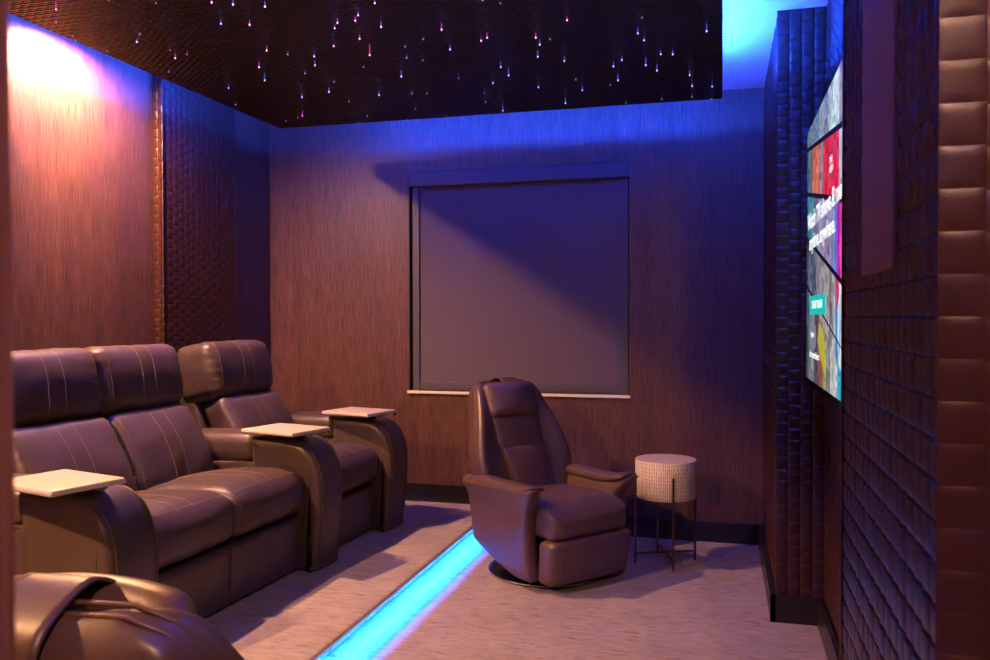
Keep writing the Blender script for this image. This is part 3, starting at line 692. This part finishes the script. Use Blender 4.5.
# ------------------------------------------------------------------ swivel recliner (local: +x forward)
def make_recliner(TB=math.radians(20)):
    R_ = empty('swivel_recliner')
    L2 = M['leather2']
    bd = make('swivel_base', lathe([(.294, 0), (.300, .006), (.300, .016), (.287, .024), (.09, .032), (.045, .05), (.045, .12)], 56), M['black_metal'], R_, 40)
    make('base_rim', xf(tube([(.300 * math.cos(2 * PI * i / 48), .300 * math.sin(2 * PI * i / 48), .011) for i in range(48)], .006, 6, True), lambda x, y, z: (x, y, z)), M['chrome'], bd)
    make('underframe', cushion(.46, .44, .16, .03, n=(3, 3, 3), fn=lambda x, y, z: (x - .0, y, z + .17)), M['black_metal'], R_)
    for s in (-1, 1):
        def afn(x, y, z, s=s):
            # x -.31..+.31, z -.235..+.235
            t = (z + .235) / .47; k = (x + .31) / .62
            zb = .055 + .13 * max(0, (.75 - k) / .75) ** 1.3
            zt_ = .53 + .012 * math.cos(k * PI) * -1 + .02 * max(0, (k - .8) / .2) ** 2
            Z = zb + t * (zt_ - zb)
            front = .268 - .03 * math.sin(PI * min(1, t * 1.15)) + .085 * max(0, (t - .66) / .34) ** 2.0
            back = -.285 + .07 * (1 - t)
            X = back + k * (front - back)
            fl = .038 * max(0, (t - .70) / .30) ** 1.6 + .03 * max(0, (k - .75) / .25) ** 2 * max(0, (t - .4) / .6)
            return (X, s * (.268 + y * s * 1.0) + s * fl if False else s * (.285 + fl) + y, Z)
        g = cushion(.62, .085, .47, .034, (0, .006, 0), (16, 3, 16), afn)
        a_ = make('armrest', g, L2, R_)
        def pfn(x, y, z, s=s):
            k = (x + .31) / .62
            tip = max(0, (k - .78) / .22)
            X = x * .98 + .012; z = z * (1 - .45 * tip); Y = s * (.300 + .012 * tip) + y * (1.0 - .30 * (1 - k) * .5)
            Z = .535 + z - .008 * math.sin(k * PI) + .022 * tip ** 1.5 - .02 * max(0, (.25 - k) / .25)
            Z += -.012 * (y * s / .06) ** 2 if y * s < 0 else -.020 * (y / .06) ** 2 * (1 - tip) + .012 * tip * (y / .06) ** 2
            return (X, Y, Z)
        pg = cushion(.62, .105, .046, .023, (.004, .0, .006), (14, 6, 2), pfn)
        pd = make('arm_pad', pg, L2, a_)
        # piping down the front edge of the arm
        pth = []
        for i in range(15):
            t = 1 - i / 14; z = -.235 + .47 * t * .97
            q = afn(.31, s * .030, z); pth.append((q[0] - .010, q[1], q[2]))
        make('piping', tube(pth, .0035, 6), M['piping'], a_)
    # seat and folded footrest
    def sfn(x, y, z):
        k = (x + .275) / .55
        Z = .365 + z + .012 * math.sin(k * PI) - .02 * (1 - k)
        Z -= .045 * max(0, (k - .78) / .22) ** 2 * max(0, z / .092)
        return (x + .09, y * (1.0 + .03 * k), Z)
    sg = cushion(.56, .51, .185, .05, (.014, 0, .016), (14, 12, 5), sfn, .005, 3)
    st_ = make('seat_cushion', sg, L2, R_)
    make('seam', tube(fan(sg, .205, (.05, .36), 100, -35, 18, lift=0), .003, 5), M['piping'], st_)
    make('seam', tube(fan(sg, -.205, (.05, .36), 100, -35, 18, lift=0), .003, 5), M['piping'], st_)
    def ffn(x, y, z):
        t = (z + .13) / .26
        return (x + .315 + .03 * t - .012 * abs(y / .235) ** 2, y * (1 - .05 * (1 - t)), z + .162)
    fg = cushion(.12, .56, .235, .035, (.01, 0, 0), (3, 12, 8), ffn, .003, 8)
    fo = make('footrest', fg, L2, R_)
    for yy in (-.215, .215):
        make('seam', tube(cast(fg, [(0, yy, .075 + .17 * i / 8) for i in range(9)], (-1, 0, 0), 0), .003, 5), M['piping'], fo)
    # backrest shell
    def B(y, s_, a):    # along the back: s_ up from the seat, a forward of it
        return (-.150 - s_ * math.sin(TB) + a * math.cos(TB), y, .34 + s_ * math.cos(TB) + a * math.sin(TB))
    hw = [(0, .25), (.10, .295), (.24, .325), (.34, .315), (.48, .276), (.60, .240), (.68, .218), (.725, .19), (.745, .14)]
    half = smooth_path([(w_, s_, 0) for s_, w_ in hw], 4)
    out = [(p.x, p.y) for p in half] + [(-p.x, p.y) for p in reversed(half)]
    hws = [(p.y, p.x) for p in half]
    def width(s_):
        for i in range(1, len(hws)):
            if s_ <= hws[i][0]:
                t = (s_ - hws[i - 1][0]) / max(1e-6, hws[i][0] - hws[i - 1][0]); return hws[i - 1][1] + t * (hws[i][1] - hws[i - 1][1])
        return hws[-1][1]
    wing = lambda y, s_: .085 * min(1, abs(y) / max(.05, width(s_))) ** 3 * math.sin(PI * max(0.05, min(.95, s_ / .74))) ** .7
    # shell front as a warped grid
    NV, NU = 30, 24; V, F = [], []
    for side in (0, 1):
        for i in range(NV + 1):
            s_ =   .745 * i / NV; w_ = width(s_) * (1 if s_ < .73 else .92)
            for j in range(NU + 1):
                u = -1 + 2 * j / NU; y = w_ * math.sin(u * PI / 2)
                rim = 1 - abs(u) ** 6; 
                up = max(0, 1 - max(0, (s_ - .66) / .085) ** 3)
                if side == 0: a = (.010 + .055 * rim * up) + wing(y, s_) * (.4 + .6 * rim)
                else: a = -(.004 + .060 * (1 - u * u) ** .5 * up) + wing(y, s_) * .30
                V.append(B(y, s_, a))
    off = (NV + 1) * (NU + 1)
    for side in (0, 1):
        for i in range(NV):
            for j in range(NU):
                q = side * off + i * (NU + 1) + j
                F.append((q, q + 1, q + NU + 2, q + NU + 1))
    ring = [i * (NU + 1) for i in range(NV + 1)] + [NV * (NU + 1) + j for j in range(1, NU + 1)] + [i * (NU + 1) + NU for i in range(NV - 1, -1, -1)] + [j for j in range(NU - 1, 0, -1)]
    for i in range(len(ring)):
        a, c = ring[i], ring[(i + 1) % len(ring)]; F.append((a, c, c + off, a + off))
    bo = make('backrest', (V, F), L2, R_)
    edge = [B(width(s_) * .985 * sg_, s_, .020 + wing(width(s_), s_) * .55) for sg_, rng in ((-1, range(2, 31)), (1, range(30, 1, -1))) for s_ in [  .745 * i / 30 for i in rng]]
    make('piping', tube(edge, .0040, 6), M['piping'], bo)
    edge2 = [B(width(s_) * .985 * sg_, s_, .002 + wing(width(s_), s_) * .35) for sg_, rng in ((-1, range(2, 31)), (1, range(30, 1, -1))) for s_ in [  .745 * i / 30 for i in rng]]
    make('piping', tube(edge2, .0040, 6), M['piping'], bo)
    # inner back pads
    def padfn(s0, s1, w0, w1, lift):
        def f(x, y, z):
            k = (z + .5); s_ = s0 + (s1 - s0) * k; w_ = w0 + (w1 - w0) * k
            return B(y * w_ * 2, s_, .045 + lift + x)
        return f
    for s0, s1, w0, w1, lf, nm in ((.06, .335, .110, .150, .020, 'lumbar_pad'), (.325, .56, .150, .172, .006, 'back_pad')):
        f = padfn(s0, s1, w0, w1, lf)
        g = cushion(.07, 1.0, 1.0, .030, (.012, 0, 0), (2, 10, 10), f)
        make(nm, g, L2, R_)
        for sg_ in (-1, 1):
            make('seam', tube([B(sg_ * (w0 + (w1 - w0) * t) * .99, s0 + (s1 - s0) * t, .045 + lf + .026) for t in [i / 8 for i in range(9)]], .0035, 6), M['piping'], bo)
    def hfn(x, y, z):
        return B(y, .615 + z, .098 + x - .02 * (y / .15) ** 2)
    hg = cushion(.075, .36, .20, .034, (.016, .004, .006), (3, 12, 8), hfn, .004, 12)
    hp = make('headrest_pillow', hg, L2, R_)
    pr = []
    for i in range(40):
        a = 2 * PI * i / 40; cx = .167 * math.copysign(abs(math.cos(a)) ** .45, math.cos(a)); cz = .086 * math.copysign(abs(math.sin(a)) ** .45, math.sin(a))
        pr.append(B(cx, .615 + cz, .098 + .030 - .02 * (cx / .15) ** 2))
    make('piping', tube(pr, .003, 6, True), M['piping'], hp)
    # strap over the top that balances the pillow
    sp_ = smooth_path([(.715, .100, 0), (.748, .070, 0), (.757, .02, 0), (.748, -.040, 0), (.70, -.072, 0), (.60, -.082, 0), (.50, -.080, 0)], 5)
    V, F = [], []; NW = 8
    for i, p in enumerate(sp_):
        for lay in (0, .006):
            for j in range(NW + 1):
                y = -.055 + .11 * j / NW
                t = sp_[min(i + 1, len(sp_) - 1)] - sp_[max(i - 1, 0)]; nrm = Vector((t.y, -t.x, 0)).normalized() * -1
                q = (p.x - nrm.x * -lay, p.y - nrm.y * -lay)
                V.append(B(y, q[0], q[1]))
    W2 = 2 * (NW + 1)
    for i in range(len(sp_) - 1):
        for j in range(NW):
            a = i * W2 + j; F.append((a, a + 1, a + W2 + 1, a + W2)); a += NW + 1; F.append((a, a + 1, a + W2 + 1, a + W2))
        for j in (0, NW):
            a = i * W2 + j; F.append((a, a + NW + 1, a + W2 + NW + 1, a + W2))
    so_ = make('headrest_strap', (V, F), L2, hp)
    for y in (-.05, .05):
        make('piping', tube([B(y, p.x, p.y - .0) for p in sp_], .0045, 6), M['piping'], so_) if False else None
    wt = cushion(.028, .115, .10, .012, n=(2, 4, 4), fn=lambda x, y, z: B(y, .47 + z, -.086 + x))
    make('strap_weight', wt, L2, so_) if False else make('strap_weight', wt, L2, hp)
    return R_
rec = make_recliner()
rec.scale = (1.08, 1.03, 1.0)
rec.location = (-.965, 4.62, 0); rec.rotation_euler = (0, 0, math.radians(-39))
tag(rec, 'brown leather swivel recliner facing the camera in front of the window', 'armchair', 'leather swivel recliners')
rec2 = make_recliner(math.radians(24))
rec2['category'] = 'armchair'; rec2['group'] = 'leather swivel recliners'
rec2.scale = (1.08, 1.03, 1.0)
rec2.location = (-.96, 1.42, 0); rec2.rotation_euler = (0, 0, math.radians(95))
rec2['label'] = 'brown leather swivel recliner close to the camera with only its back and strap showing'

# ------------------------------------------------------------------ drum side table
dt = empty('side_table', (-.315, 4.963, 0)); tag(dt, 'pale mosaic drum side table on thin bronze legs beside the recliner', 'side table')
R0 = .176
def drum():
    n = 72; prof = [(R0 - .004, .385), (R0, .389), (R0, .601), (R0 - .004, .605)]
    V, F, U = [], [], []
    for r, z in prof:
        for k in range(n): a = 2 * PI * k / n; V.append((r * math.cos(a), r * math.sin(a), z))
    for i in range(3):
        for k in range(n):
            F.append((i * n + k, i * n + (k + 1) % n, (i + 1) * n + (k + 1) % n, (i + 1) * n + k))
            a0, a1 = 2 * PI * k / n * R0, 2 * PI * (k + 1) / n * R0
            U.append([(a0, prof[i][1]), (a1, prof[i][1]), (a1, prof[i + 1][1]), (a0, prof[i + 1][1])])
    F.append(tuple(range(n - 1, -1, -1))); U.append([(V[k][0], V[k][1]) for k in range(n - 1, -1, -1)])
    F.append(tuple(3 * n + k for k in range(n))); U.append([(V[3 * n + k][0], V[3 * n + k][1]) for k in range(n)])
    me = bpy.data.meshes.new('drum'); me.from_pydata(V, [], F); uv = me.uv_layers.new(name='UVMap')
    for p, us in zip(me.polygons, U):
        p.use_smooth = len(us) == 4
        for li_, q in zip(p.loop_indices, us): uv.data[li_].uv = q
    me.materials.append(M['mosaic']); o = bpy.data.objects.new('drum', me); COL.objects.link(o); o.parent = dt
drum()
for k, (x, y) in enumerate([(.051, -.169), (-.171, -.069), (.176, .085), (-.055, .160)]):
    q = Vector((x, y)).normalized() * (R0 + .006)
    g = rotz(box(-.0055, .0055, -.0055, .0055, 0, .522), math.atan2(q.y, q.x))
    make('leg', mv(g, (q.x, q.y, 0)), M['dark_metal'], dt, False)
for (a, c) in (((.051, -.169), (-.055, .160)), ((-.171, -.069), (.176, .085))):
    p, q = Vector(a), Vector(c); p = p.normalized() * (R0 + .004); q = q.normalized() * (R0 + .004); an = math.atan2(q.y - p.y, q.x - p.x); L = (q - p).length
    make('stretcher', mv(rotz(box(-L / 2, L / 2, -.005, .005, .052, .062), an), ((p.x + q.x) / 2, (p.y + q.y) / 2, 0)), M['dark_metal'], dt, False)
make('support_ring', xf(tube([((R0 - .02) * math.cos(2 * PI * i / 40), (R0 - .02) * math.sin(2 * PI * i / 40), .381) for i in range(40)], .005, 6, True), lambda x, y, z: (x, y, z)), M['dark_metal'], dt)
